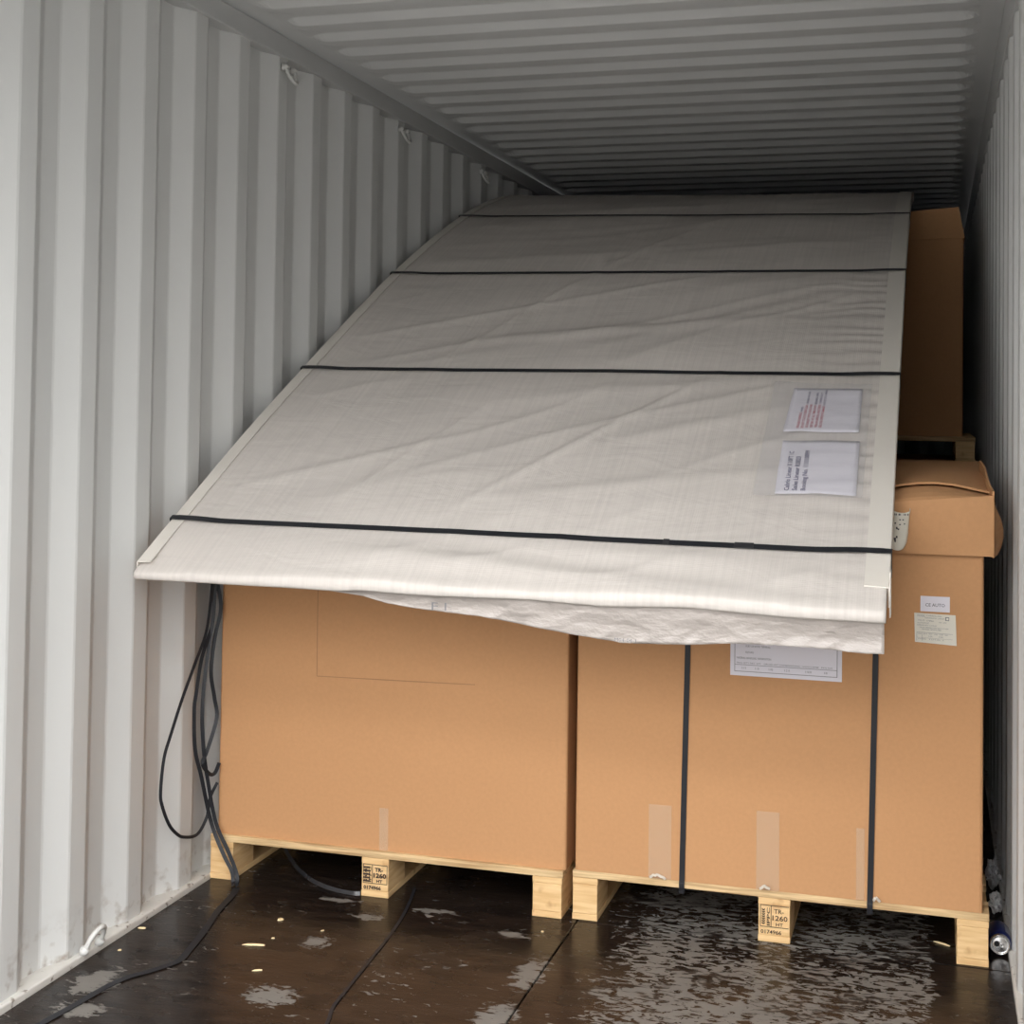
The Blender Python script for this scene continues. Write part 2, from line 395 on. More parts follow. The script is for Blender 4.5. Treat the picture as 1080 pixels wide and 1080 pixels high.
# roof: transverse corrugation whose ribs fade out before the rails
def roof():
    mb = MB(); r0 = 4.6566-.209*14; pr = .209
    ys = []; y = r0
    while y < Y_BACK+.1:
        # bright centre of the slope at y -> slope from y-.02 to y+.02 : high (far from us) before, low after
        for dy, dz in ((-.021,1),(-.016,.93),(.016,.07),(.021,0),(.075,0),(.081,.06),(.112,.94),(.118,1)):
            ys.append((y+dy, dz))
        y += pr
    ys = [q for q in ys if Y_OPEN <= q[0] <= Y_BACK+.04]
    xs = [XL-.04, XL+.02, .045, .055, .07, .09, .105, .12] + [.3+.2*i for i in range(9)] + [2.20, 2.215, 2.235, 2.255, 2.27, 2.28, XR-.02, XR+.045]
    P = []
    for x in xs:
        k = min(sstep(.045, .115, x), sstep(2.285, 2.215, x) if x > 1 else 1)
        if x > 1: k = 1-sstep(2.215, 2.285, x)
        P.append([(x, y, H+.004+(-.011+.022*dz)*k) for y, dz in ys])
    mb.grid(P)
    o = mb.build('ceiling', M_roof, solid=.003)
    return tag(o, kind='structure')
roof()
# top rails: square tubes in the upper corners
mb = MB(); mb.box((XL-.045, Y_OPEN, 2.652), (XL+.012, Y_BACK, 2.722))
tag(mb.build('trim_1', M_rail, bevel=.004), kind='structure')
mb = MB(); mb.box((XR-.006, Y_OPEN, 2.575), (XR+.05, Y_BACK, 2.722))
tag(mb.build('trim_2', M_rail, bevel=.004), kind='structure')
# bottom rails with sealant lip
mb = MB(); mb.box((XL-.04, Y_OPEN, -.15), (-.002, Y_BACK, .016)); tag(mb.build('baseboard_left', M_seal, bevel=.004), kind='structure')
mb = MB(); mb.box((XR-.008, Y_OPEN, -.15), (XR+.045, Y_BACK, .016)); tag(mb.build('baseboard_right', M_seal, bevel=.004), kind='structure')
# lumpy sealant bead along each wall foot
# floor: plywood sheets with dark joints
mb = MB()
seam = 1.163
jy = [Y_OPEN, 1.535, 3.955, 6.37, 8.79, 11.2, Y_BACK]
jl = [Y_OPEN, 2.60, 5.02, 7.44, 9.86, 12.28, Y_BACK]
for (xa, xb, J) in ((0.0, seam-.002, jl), (seam+.002, XR-.008, jy)):
    for a, b_ in zip(J, J[1:]):
        mb.box((xa, a+.0015, -.028), (xb, b_-.0015, 0))
fl = tag(mb.build('floor', M_floor, bevel=.002, bseg=1), kind='structure')
mb = MB(); mb.box((XL, Y_OPEN, -.15), (XR, Y_BACK, -.029)); tag(mb.build('subfloor', M_sub), kind='structure')
# door frame at the open end, doors folded away outside are out of view
mb = MB()
mb.box((XL-.13, Y_OPEN-.12, -.15), (XL-.0, Y_OPEN, 2.80)); mb.box((XR+.0, Y_OPEN-.12, -.15), (XR+.13, Y_OPEN, 2.80))
mb.box((XL, Y_OPEN-.12, 2.45), (XR, Y_OPEN, 2.80)); mb.box((XL, Y_OPEN-.12, -.15), (XR, Y_OPEN, -.0))  # unseen header set below true door height to shade the upper walls
tag(mb.build('trim_3', M_rail, bevel=.006), kind='structure')
# unseen backing panel and corner posts, added to stop light leaking in at the rear
mb = MB(); mb.box((XL-.12, Y_BACK+.042, -.15), (XR+.12, Y_BACK+.08, 2.80)); mb.box((XL-.12, Y_BACK-.03, -.15), (XL-.001, Y_BACK+.042, 2.80)); mb.box((XR+.001, Y_BACK-.03, -.15), (XR+.12, Y_BACK+.042, 2.80))
tag(mb.build('trim_4', M_rail), kind='structure')
# yard outside
mb = MB(); mb.box((-40, -60, -1.0), (40, 60, -.9)); tag(mb.build('yard_ground', M_ground), kind='structure')

# ------------------------------------------------------------------ lashing rings
def lashing_ring(loc, label, down=True, sc=1.0):
    root = empty('lashing_ring', loc, label=label, cat='lashing ring', group='steel lashing rings along the left wall')
    mb = MB(); pts = []
    for i in range(19):
        a = math.pi*i/18
        pts.append((.022*sc*math.sin(a)+.002, -.034*sc*math.cos(a), (-.052 if down else .050)*sc*math.sin(a)**.8))
    mb.tube(pts, .0066*sc, 10)
    mb.build('bent_bar', M_ring, root, smooth=True)
    for s_ in (-1, 1):
        w = MB(); w.tube([(-.008, .034*s_*sc, 0), (.004, .034*s_*sc, 0), (.010, .033*s_*sc, (-.004 if down else .004))], [.014*sc, .011*sc, .006*sc], 10)
        w.build('weld_foot', M_ring, root, smooth=True)
    return root
lashing_ring((XL+.014, 4.383*1.006, 2.618), 'bent steel ring under the left ceiling rail, nearest of the upper rings')
lashing_ring((XL+.014, 5.475*1.006, 2.614), 'bent steel ring under the left ceiling rail, middle of the three upper rings')
lashing_ring((XL+.014, 6.558*1.006, 2.612), 'dim bent steel ring under the left ceiling rail, deepest of the upper rings')
lashing_ring((.0, 3.318, .024), 'white painted bent ring on the bottom rail beside the wet floor', down=False, sc=1.05)

# ------------------------------------------------------------------ pallets
def pallet(loc, width, depth, blocks, label, htop=.135, stamp=True, lettering='clear'):
    root = empty('wooden_pallet', loc, label=label, cat='pallet')
    # deck boards run across the width, stringer boards below along the depth, blocks, runners
    bt, st_, rt = .020, .018, .018
    ny = 5; bw = .10
    for i in range(ny):
        y = (depth-bw)*i/(ny-1)
        MB().box((0, y, htop-bt), (width, y+bw, htop)).build('deck_board', M_deck, root, bevel=.002)
    for bi, (a, b_) in enumerate(blocks):
        MB().box((a, .001, htop-bt-st_), (b_, depth-.001, htop-bt-.0005)).build('stringer_board', M_wood, root, bevel=.0015)
        MB().box((a, .0, 0), (b_, depth, rt)).build('bottom_runner', M_wood, root, bevel=.0015)
        for y in (0, depth/2-.07, depth-.14):
            bl = MB().box((a+.001, y+.0005, rt+.0005), (b_-.001, y+.14, htop-bt-st_-.0005)).build('block', M_wood, root, bevel=.002)
            if stamp and bi == 1 and y == 0:
                w = b_-a; t = MB(); z0 = rt+.004; z1 = htop-bt-st_-.001; hh = z1-z0
                F = lambda x, z: frame_M((a+x, -.0012, z), (1,0,0), (0,0,1))
                def bar(xa, za, xb, zb): t.box((a+xa, -.0016, za), (a+xb, -.0003, zb))
                l = .0016
                ys_ = z0+hh*.24
                bar(.006, z1-l, w-.004, z1); bar(.006, ys_, w-.004, ys_+l); bar(.006, ys_, .006+l, z1); bar(w*.40, ys_, w*.40+l, z1)
                if lettering == 'clear': pass
                else:
                    bar(w-.004-l, ys_, w-.004, z1)
                # wheat-ear mark with upright letters
                text_mesh(t, 'IPPC', frame_M((a+w*.37, -.0012, ys_+.004), (0,0,1), (-1,0,0)), .008, hh*.62, bold=.02)
                cx = a+w*.17
                for q in range(7):
                    zz = ys_+.006+q*.0062
                    for s_ in (-1, 1):
                        t.add([(cx, -.0012, zz), (cx+s_*.0042, -.0012, zz+.003), (cx+s_*.0045, -.0012, zz+.007), (cx, -.0012, zz+.004)], [(0,1,2,3)])
                b0 = .015 if lettering == 'clear' else .05
                text_mesh(t, 'TR-', F(w*.50, z1-hh*.27), hh*.15, w*.30, bold=b0)
                text_mesh(t, '1260', F(w*.45, z1-hh*.51), hh*.17, w*.47, bold=b0)
                text_mesh(t, 'HT', F(w*.56, z1-hh*.70), hh*.11, w*.22, bold=b0)
                text_mesh(t, '0174966', F(.008, z0+.001), hh*.13, w*.64, bold=b0)
                if lettering != 'clear':
                    for q in range(5): bar(.008, ys_+.004+q*.010, w*.33, ys_+.009+q*.010)
                t.build('stamp', M_stamp, bl)
    return root
pL = pallet((-.004, 3.955, 0), 1.125, 1.05, ((.0,.078),(.503,.590),(1.034,1.122)),
            'pale pine pallet nearest the left wall, under the carton without a lid', lettering='dark')
pR = pallet((1.146, 3.968, 0), 1.139, 1.05, ((.0,.074),(.530,.618),(1.056,1.138)),
            'pale pine pallet beside the soda can, stamped TR-1260 HT on its middle block', htop=.140)

# ------------------------------------------------------------------ cartons
def carton_body(mb, x0, x1, ya, yb, z0, z1, bulge=.006, n=14, sl=0):
    """box skin with slightly bulged front and rounded vertical corners"""
    ring = []
    r = .008
    def outline(z):
        k = math.sin(math.pi*min(1, max(0, (z-z0)/(z1-z0))))
        pts = []
        for i in range(n+1):
            u = i/n; x = x0+r+(x1-x0-2*r)*u
            pts.append((x, ya-bulge*k*math.sin(math.pi*u), z))
        pts += [(x1-r*.3, ya+r*.3, z), (x1, ya+r, z)]
        for i in range(1, n): pts.append((x1+bulge*.6*k*math.sin(math.pi*i/n), ya+r+(yb-ya-r)*i/n, z))
        pts += [(x1, yb, z), (x0, yb, z)]
        for i in range(1, n): pts.append((x0-bulge*.2*k*math.sin(math.pi*i/n), yb-(yb-ya-r)*i/n, z))
        pts += [(x0, ya+r, z), (x0+r*.3, ya+r*.3, z)]
        return pts
    zs = [z0+(z1-z0)*i/8 for i in range(9)]
    n0 = len(mb.v); rows = [outline(z) for z in zs]; mb.grid(rows, True)
    k = len(rows[0])
    mb.f.append(tuple(n0+i for i in range(k))); mb.f.append(tuple(n0+8*k+i for i in reversed(range(k))))

# --- left carton
YB = 3.968
cl = empty('cardboard_carton', (.56, 4.5, .135), label='wide plain brown carton by the left wall with a pressed rectangular flap outline', cat='carton')
cl.location = (0, 0, 0)
mb = MB(); carton_body(mb, .012, 1.126, YB, 4.99, .1355, 1.19)
mb.build('carton_body', M_kraft, cl)
t = MB(); YF = YB-.0066
def thin(mb, x0, z0, x1, z1, y, w=.0025, d=.0008):
    if abs(x1-x0) > abs(z1-z0): mb.box((x0, y-d, z0-w/2), (x1, y, z1+w/2))
    else: mb.box((x0-w/2, y-d, z0), (x1+w/2, y, z1))
def crease(mb, pts, w, yfun):
    P = []
    for (x, z) in pts: P.append((x, z))
    for (xa, za), (xb, zb) in zip(P, P[1:]):
        n = 12
        for i in range(n):
            a = i/n; b_ = (i+1)/n
            x1_, z1_ = xa+(xb-xa)*a, za+(zb-za)*a; x2_, z2_ = xa+(xb-xa)*b_, za+(zb-za)*b_
            dx, dz = (zb-za), -(xb-xa); L_ = math.hypot(dx, dz); dx *= w/2/L_; dz *= w/2/L_
            mb.add([(x1_+dx, yfun(x1_,z1_), z1_+dz), (x2_+dx, yfun(x2_,z2_), z2_+dz), (x2_-dx, yfun(x2_,z2_), z2_-dz), (x1_-dx, yfun(x1_,z1_), z1_-dz)], [(0,1,2,3)])
def yfL(x, z, off=.0012): return YB-.006*math.sin(math.pi*min(1,max(0,(x-.012)/1.114)))*math.sin(math.pi*(z-.1355)/1.0545)-off
crease(t, [(.336, 1.18), (.340, .640), (.845, .648)], .0028, yfL)
t.build('flap_crease', M_kraft_line, cl)
t = MB()
def patch(mb, x0, z0, x1, z1, yfun, n=8, m_=8, lift=0):
    P = [[(x0+(x1-x0)*i/n, yfun(x0+(x1-x0)*i/n, z0+(z1-z0)*j/m_), z0+(z1-z0)*j/m_) for j in range(m_+1)] for i in range(n+1)]
    mb.grid(P)
patch(t, .550, .136, .578, .262, yfL); t.build('tape_strip', M_tape, cl)

# --- right carton with lid
cr = empty('cardboard_carton', (0,0,0), label='brown carton by the right wall with crushed lid, paper labels and two black bands', cat='carton')
mb = MB(); carton_body(mb, 1.152, 2.268, YB, 4.99, .1405, 1.21)
mb.build('carton_body', M_kraft, cr)
def yfR(x, z, off=.0012): return YB-.006*math.sin(math.pi*min(1,max(0,(x-1.152)/1.116)))*math.sin(math.pi*min(1,(z-.1405)/1.0695))-off
for (a, b_, zt, nm) in ((1.367, 1.432, .348, 0), (1.670, 1.733, .357, 1), (1.940, 1.962, .335, 2)):
    t = MB(); patch(t, a, .141, b_, zt, yfR); t.build('tape_strip', M_tape, cr)
# torn paper at the foot of the tapes
for (cx_, w_) in ((1.395, .045), (1.695, .028), (1.995, .018)):
    t = MB(); pts = []
    for i in range(9):
        u = i/8; pts.append((cx_-w_/2+w_*u, 3.957-.006*math.sin(3*u), .146+.010*math.sin(math.pi*u)+random.uniform(-.002,.003)))
    ribbon(t, pts, .007, .0012, (0,-1,.4)); t.build('torn_paper', M_foam, cr)
# shipping document partly hidden by the overhanging flap
def doc_lines(parent, rows, M, mt, yo=0):
    t = MB()
    for (x, y, h, w, s_) in rows: text_mesh(t, s_, M @ Matrix.Translation((x, y, 0)), h, w)
    return t.build('print', mt, parent)
x0_, z1_ = 1.592, .985
sh = MB(); patch(sh, 1.594, .727, 1.899, .99, lambda x, z: yfR(x, z, .0022), 10, 10)
d1 = sh.build('shipping_document', M_paper, cr)
for v in d1.data.vertices: pass
M1 = frame_M((1.594, YB-.0097, .727), (1,0,0), (0,0,1))
rows = [(.018,.098,.0055,.018,'SHIP TO:'),(.043,.098,.0055,.075,'DL CARRIER SERVICE INC'),(.043,.089,.0055,.090,'30 FREIGHT ROAD, SUITE 400'),(.043,.080,.0055,.068,'PORT OF ENTRY TERMINAL'),
        (.043,.063,.0055,.022,'RETURN'),(.018,.047,.0055,.095,'MATERIAL HANDLING  INFORMATION'),
        (.018,.034,.004,.035,'PKG QTY'),(.055,.034,.004,.030,'NET WT'),(.093,.034,.004,.040,'GROSS WT'),(.137,.034,.004,.055,'DIMENSIONS'),(.198,.034,.004,.045,'VOLUME'),(.250,.034,.004,.03,'PKG NO'),
        (.033,.019,.006,.010,'1/1'),(.070,.019,.006,.010,'1.0'),(.107,.019,.006,.011,'1/0'),(.150,.019,.006,.014,'1.2 0'),(.207,.019,.006,.016,'110.0'),(.258,.019,.006,.008,'10')]
doc_lines(d1, rows, M1, M_inkg)
t = MB()
for (a, b_, c_, d_2) in ((.012,.252,.293,.2535),(.012,.012,.0135,.252),(.2915,.012,.293,.252),(.012,.0115,.293,.013),(.012,.030,.293,.0312)):
    t.add([(1.594+a, YB-.0095, .727+b_), (1.594+c_, YB-.0095, .727+b_), (1.594+c_, YB-.0095, .727+d_2), (1.594+a, YB-.0095, .727+d_2)], [(0,1,2,3)])
t.build('border_line', M_inkg, d1)
# small labels on the right
sh = MB(); sh.box((2.105, YB-.0055, .931), (2.181, YB-.002, .972)); s1 = sh.build('small_sign_label', M_paper, cr)
doc_lines(s1, [(.013,.014,.0085,.050,'CE AUTO')], frame_M((2.105, YB-.0060, .931), (1,0,0), (0,0,1)), M_ink)
sh = MB(); sh.add([(2.091, YB-.0052, .848), (2.199, YB-.0052, .843), (2.196, YB-.0052, .924), (2.089, YB-.0052, .926), (2.091, YB-.002, .848), (2.199, YB-.002, .843), (2.196, YB-.002, .924), (2.089, YB-.002, .926)],
                  [(0,1,2,3),(7,6,5,4),(0,4,5,1),(1,5,6,2),(2,6,7,3),(3,7,4,0)])
s2 = sh.build('data_label', M_paper2, cr)
M2 = frame_M((2.090, YB-.0058, .846), (1,0,-.02), (.02,0,1))
rows = [(.006,.071,.005,.020,'MODEL'),(.029,.073,.003,.040,'COMMERCIAL SERIES'),(.026,.067,.003,.050,'REFRIGERATED CABINET'),(.007,.060,.003,.018,'SERIAL NO'),(.030,.059,.004,.018,'174966'),
        (.006,.053,.003,.03,'VOLTAGE PHASE'),(.062,.057,.003,.02,'HZ  AMP'),(.006,.047,.003,.05,'REFRIGERANT CHARGE'),(.012,.041,.003,.075,'DESIGN PRESSURE HIGH SIDE LOW SIDE'),(.018,.036,.0035,.05,'HANDLE WITH CARE'),
        (.009,.024,.003,.008,'NO'),(.022,.024,.003,.010,'QTY'),(.036,.024,.003,.010,'WT'),(.050,.024,.003,.010,'VOL'),(.064,.024,.003,.010,'DIM'),(.078,.024,.003,.008,'REF'),(.036,.018,.003,.010,'120'),(.062,.018,.003,.012,'240'),(.009,.010,.003,.02,'ITEM'),(.036,.010,.003,.04,'TOTAL 2')]
doc_lines(s2, rows, M2, M_inkg)
t = MB()
for i in range(4):
    pass
for (a, b_, c_, d_2) in ((.078,.064,.0805,.074),(.078,.064,.088,.066),(.0865,.064,.088,.074),(.078,.072,.088,.074),(.005,.0285,.098,.0293),(.005,.0145,.098,.0150),(.005,.006,.0058,.0285),(.019,.006,.0196,.0285)):
    t.add([M2 @ Vector(q) for q in ((a,b_,0),(c_,b_,0),(c_,d_2,0),(a,d_2,0))], [(0,1,2,3)])
t.build('box_symbol', M_inkg, s2)

# lid: front skirt, chamfered edge, bulged right side, bowed top flap
Yl = 3.952
def lid_front_z(x): return interp([(1.14,1.21),(1.98,1.212),(2.05,1.224),(2.28,1.246)], x)
def lid_flap_z(x): return interp([(1.14,1.236),(1.96,1.24),(2.02,1.258),(2.08,1.270),(2.14,1.273),(2.20,1.268),(2.28,1.250)], x)
mb = MB(); P = []
N_ = 22
for i in range(N_+1):
    x = 1.143+(2.292-1.143)*i/N_
    zt = lid_front_z(x); row = []
    for j in range(9):
        v = j/8; z = 1.086+(zt-1.086)*v
        row.append((x, Yl-.004*math.sin(math.pi*v)*math.sin(math.pi*i/N_), z))
    fz = lid_flap_z(x)-.011; rise = fz-zt
    row += [(x, Yl+.010, zt+rise*.22), (x, Yl+.04, zt+rise*.55), (x, Yl+.08, zt+rise*.85), (x, Yl+.11, fz), (x, Yl+.4, fz+.010), (x, 4.9, fz+.026)]
    P.append(row)
mb.grid(P)
lid = mb.build('lid_front', M_kraft, cr, smooth=False, solid=.005)
mb = MB(); P = []       # right skirt bellies out toward the wall
for i in range(17):
    y = Yl+.003+i*(4.96-Yl)/16; u = i/16; row = []
    for j in range(9):
        v = j/8; z = (1.083-.012*math.sin(u*9)*sstep(0,.3,u))+(lid_front_z(2.28)+.02+.05*sstep(0,.3,u)-1.09)*v
        bel = .034*math.sin(math.pi*min(1, v*1.1+.12))*sstep(0,.14,u)*(1-.5*u) + .004*math.sin(13*u+4*v)*sstep(0,.2,u)
        row.append((2.291+bel-.014*v*sstep(0,.3,u), y, z))
    P.append(row)
mb.grid(P); mb.build('lid_side', M_kraft, cr, solid=.005)
mb = MB(); P = []       # bowed top flap
for i in range(25):
    u = i/24; x = 1.16+(2.286-1.16)*u; row = []
    uu = min(1, max(0, (x-1.98)/.30))
    for j in range(13):
        v = j/12; y = 4.055+.86*v
        z = lid_flap_z(x)+(1.302-lid_flap_z(x)-(.012 if x > 2.2 else 0))*sstep(-.1,1.1,v)
        z = lid_flap_z(x)*(1-v)+1.300*v+.004*math.sin(math.pi*v)
        row.append((x, y, z))
    P.append(row)
mb.grid(P); mb.build('lid_top', M_kraft, cr, solid=.006)
# peeled barcode label curling off the lid next to the wrapped panel
bl = MB(); P = []
rr = .0235
prof = []
for i in range(21):        # half-pipe section in x/y, open upward
    a = math.pi*(0.02+i/20*1.08)
    prof.append((2.048-rr*math.cos(a)*1.05, Yl-.008-rr*math.sin(a)*.6))
for k, (dx, z) in enumerate(((.005,1.208),(.003,1.19),(.001,1.165),(-.001,1.14),(-.004,1.118))):
    P.append([(x+dx, y, z - (.012*math.sin(math.pi*i/20) if k == 0 else 0)) for i, (x, y) in enumerate(prof)])
for k, a in enumerate((.35,.7,1.05,1.35)):
    P.append([(x-.006-(x-2.05)*.12*k, y-.001, 1.118-.024*math.sin(a)*math.sin(math.pi*(.12+.76*i/20))**.7) for i, (x, y) in enumerate(prof)])
bl.grid(P); lab = bl.build('peeling_label', M_paper2, cr, smooth=True, solid=.0006)
t = MB()
def on_lab(i, z): x, y = prof[i]; return x, y
xs_ = 0
for q in range(13):
    i = 3+q; x, y = prof[i]; x2, y2 = prof[i+1]
    if q % 3 != 1:
        wv = .75 if q % 2 else .4
        t.add([(x+.003, y-.0012, 1.192-.003), (x+(x2-x)*wv+.003, y+(y2-y)*wv-.0012, 1.189), (x+(x2-x)*wv+.003, y+(y2-y)*wv-.0012, 1.200-.006), (x+.003, y-.0012, 1.200-.006)], [(0,1,2,3)])
for (i, z, h) in ((6,1.166,.004),(9,1.163,.003),(12,1.165,.003),(7,1.152,.006),(8,1.15,.004),(5,1.118,.010),(6,1.117,.012),(4,1.112,.010),(7,1.128,.006),(9,1.176,.003),(11,1.176,.003)):
    x, y = prof[i]; x2, y2 = prof[i+1]
    t.add([(x+.0005, y-.0014, z), (x2+.0005, y2-.0014, z), (x2+.0005, y2-.0014, z+h), (x+.0005, y-.0014, z+h)], [(0,1,2,3)])
t.build('barcode', M_ink, lab)

# ------------------------------------------------------------------ carton stack in the dark rear
pb = pallet((1.16, 6.47, 0), 1.14, 1.05, ((.0,.078),(.53,.62),(1.06,1.14)), 'rear pallet on the container floor, lowest layer behind the front cartons', stamp=False)
cb = empty('cardboard_carton', label='lower brown carton of the rear pile, mostly hidden behind the lidded carton', cat='carton')
mb = MB(); carton_body(mb, 1.165, 2.272, 6.49, 7.5, .1355, 1.238); mb.build('carton_body', M_kraft, cb)
pb2 = pallet((1.175, 6.47, 1.239), 1.14, 1.05, ((.0,.078),(.53,.62),(1.055,1.138)), 'dim pallet lying above the rear carton, seen over the crushed lid', stamp=False, htop=.112)
cb2 = empty('cardboard_carton', label='tall dark brown capped carton high at the rear right, beside the wrapped panel', cat='carton')
mb = MB(); carton_body(mb, 1.165, 2.262, 6.515, 7.5, 1.3525, 2.28); mb.build('carton_body', M_kraft, cb2)
mb = MB()
mb.add([(1.155,6.508,2.215),(2.266,6.508,2.232),(2.266,7.505,2.232),(1.155,7.505,2.215),(1.155,6.508,2.29),(2.24,6.508,2.370),(2.24,7.505,2.370),(1.155,7.505,2.29)],
       [(4,5,6,7),(0,1,5,4),(1,2,6,5),(2,3,7,6),(3,0,4,7)])
mb.build('lid', M_kraft, cb2, solid=.004)

# ------------------------------------------------------------------ wrapped flat panel pack leaning up on the loads
top_prof = [(3.45,1.010,1.006),(3.652,1.124,1.110),(4.08,1.362,1.350),(4.509,1.583,1.574),(4.92,1.790,1.778),(5.335,1.990,1.976),(5.76,2.172,2.146),(6.18,2.333,2.296),(6.50,2.437,2.400),(6.832,2.520,2.478),(7.15,2.572,2.535),(7.5,2.600,2.585)]
tp = catmull([(a, b_, c_) for a, b_, c_ in top_prof], 24)      # (Y, zl, zr)
X0, X1 = .020, 2.030
hl = [(.02,1.001),(.472,1.007),(.691,1.010),(.86,1.006),(1.157,1.003),(1.429,1.010),(1.638,1.008),(1.866,1.0),(2.03,1.001)]
low = [(.02,.978),(.473,.976),(.62,.974),(.691,.979),(.80,.976),(.892,.975),(1.157,.979),(1.34,.972),(1.562,.980),(1.783,.970),(2.03,.969)]
strapY = [3.652, 4.509, 5.335, 6.18]
def wob(x, y):
    s1_ = min(abs(y-q) for q in strapY)
    pin = 1-math.exp(-(s1_/.07)**2)
    e = sstep(.06, .25, x-X0+.02)*(sstep(.04, .3, X1-x)*.85+.15)
    # broad soft folds, running from lower left to upper right
    a = math.radians(24)
    u = x*math.cos(a)+y*math.sin(a); v = -x*math.sin(a)+y*math.cos(a)
    n1 = noise.noise(Vector((u*1.1, v*3.0, .3)))
    n2 = noise.noise(Vector((u*.9+4, v*5.5, 2.3)))
    n3 = noise.noise(Vector((x*5+1, y*5, 7.1)))
    r1 = (1-abs(n2)*2.4); r1 = max(0, r1)**3
    # long diagonal crease
    cr_ = 0
    for (ax, ay, bx, by, am, wd) in ((.80,3.70,1.55,4.6,.0042,.016),(.45,3.72,.80,4.35,.0025,.016),(.40,4.40,1.5,6.6,.004,.020),(.75,4.30,1.9,4.55,.004,.035),(1.2,4.08,1.75,4.33,.0035,.03),(.6,4.75,1.7,4.92,.005,.035),(1.0,4.68,1.95,5.2,.0045,.04),(1.1,5.55,1.95,5.75,.004,.04),(.9,3.80,1.75,3.99,.003,.03)):
        dx, dy = bx-ax, by-ay; L2 = dx*dx+dy*dy
        t_ = max(0, min(1, ((x-ax)*dx+(y-ay)*dy)/L2)); d = math.hypot(x-ax-dx*t_, y-ay-dy*t_)
        cr_ += am*math.exp(-(d/wd)**2)*math.sin(math.pi*(.08+.84*t_))
    h = (.015*n1+.0065*r1+.0032*n3+cr_*1.9)*e
    # gathers against the right edge board
    g = sstep(.42, .06, X1-x) if False else (1-sstep(.05, .40, X1-x))
    h += g*.0022*math.sin(y*95+3*noise.noise(Vector((x*6, y*9, 0))))*sstep(3.5,3.9,y)
    h += g*.0015*noise.noise(Vector((x*4, y*30, 5)))
    return h*(.25+.75*pin)
def top_z(x, y, k=None):
    """surface height without wrinkles"""
    u = (x-X0)/(X1-X0)
    for a, b_ in zip(tp, tp[1:]):
        if y <= b_.x:
            t_ = (y-a.x)/(b_.x-a.x); zl = a.y+(b_.y-a.y)*t_; zr = a.z+(b_.z-a.z)*t_
            return zl+(zr-zl)*u
    return tp[-1].y+(tp[-1].z-tp[-1].y)*u
panel = empty('wrapped_panel_pack', (0,0,0), label='large off white woven wrapped flat pack sloping over the cartons, crossed by black bands', cat='wrapped panel')
NU = 230
mb = MB(); rows = []
for i in range(NU+1):
    u = i/NU; x = X0+(X1-X0)*u
    zh = interp(hl, x); zl_ = interp(low, x); n1 = noise.noise(Vector((x*7, 0, 9)))*.003+noise.noise(Vector((x*2.2, 1, 9)))*.004
    row = []
    thick = .042
    # underside from back to front
    for y in (7.5, 6.8, 6.2, 5.5, 4.8, 4.2, 3.8, 3.6):
        row.append((x, y+.02, top_z(x, y)-thick))
    row.append((x, 3.478, zl_+.008)); row.append((x, 3.462, zl_+.001)); row.append((x, 3.452+n1, zl_)); row.append((x, 3.447+n1, zl_+.004))
    row.append((x, 3.446+n1*1.3, (zl_+zh)/2)); row.append((x, 3.447+n1, zh-.005)); row.append((x, 3.451, zh)); row.append((x, 3.459, zh+.006))
    # top, blending from rolled edge into the slope
    y = 3.472
    while y < 7.5:
        z = top_z(x, y); bl_ = sstep(3.56, 3.462, y) if False else 1-sstep(3.462, 3.60, y)
        zf = zh+.006+(y-3.459)*.55
        z = z*(1-bl_)+zf*bl_ + wob(x, y)*sstep(3.47, 3.56, y)
        z += .014*noise.noise(Vector((x*1.7+y*3, y*12, 3)))*sstep(3.47,3.52,y)*(1-sstep(3.61,3.65,y))*sstep(.3,1.2,x)
        row.append((x, y, z)); y += .0125 if y < 5.4 else .028
    row.append((x, 7.5, top_z(x, 7.5)))
    rows.append(row)
# puckered fabric: keep the long faces clean by sharing the loop
mb.grid(rows, True)
k = len(rows[0]); mb.f.append(tuple(range(k))); mb.f.append(tuple(NU*k+q for q in reversed(range(k))))
wrapo = mb.build('woven_wrap', M_wrap, panel, smooth=True)
# hanging loose flap under the front edge
fl_low = [(.53,.976),(.572,.972),(.691,.961),(.756,.946),(.888,.933),(1.019,.926),(1.158,.907),(1.255,.894),(1.384,.880),(1.48,.882),(1.563,.886),(1.665,.895),(1.75,.897),(1.847,.897),(1.971,.891),(2.026,.893)]
mb = MB(); P = []
for i in range(171):
    x = .53+(2.026-.53)*i/170; zt = interp(low, x)+.006; zb = interp(fl_low, x); row = []
    for j in range(15):
        v = j/14; z = zt+(zb-zt)*v
        w_ = noise.noise(Vector((x*5, z*14, 4)))*.010*v + noise.noise(Vector((x*14, z*30, 8)))*.005*v+.004*noise.noise(Vector((x*30-z*40, z*18, 1)))*v
        row.append((x, 3.461+.018*math.sin(v*1.8)+w_, z))
    P.append(row)
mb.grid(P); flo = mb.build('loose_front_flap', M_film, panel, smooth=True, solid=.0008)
t = MB()       # faint stencilled marks on the flap
text_mesh(t, 'F I', frame_M((.890, 3.452, .940), (1,0,0), (0,0,1)), .020, .040); t.build('stencil_mark', M_inkg, flo)
t = MB(); text_mesh(t, 'M04-04-1', frame_M((1.375, 3.448, .889), (1,0,-.02), (.02,0,1)), .009, .055); t.build('stencil_mark', M_inkg, flo)
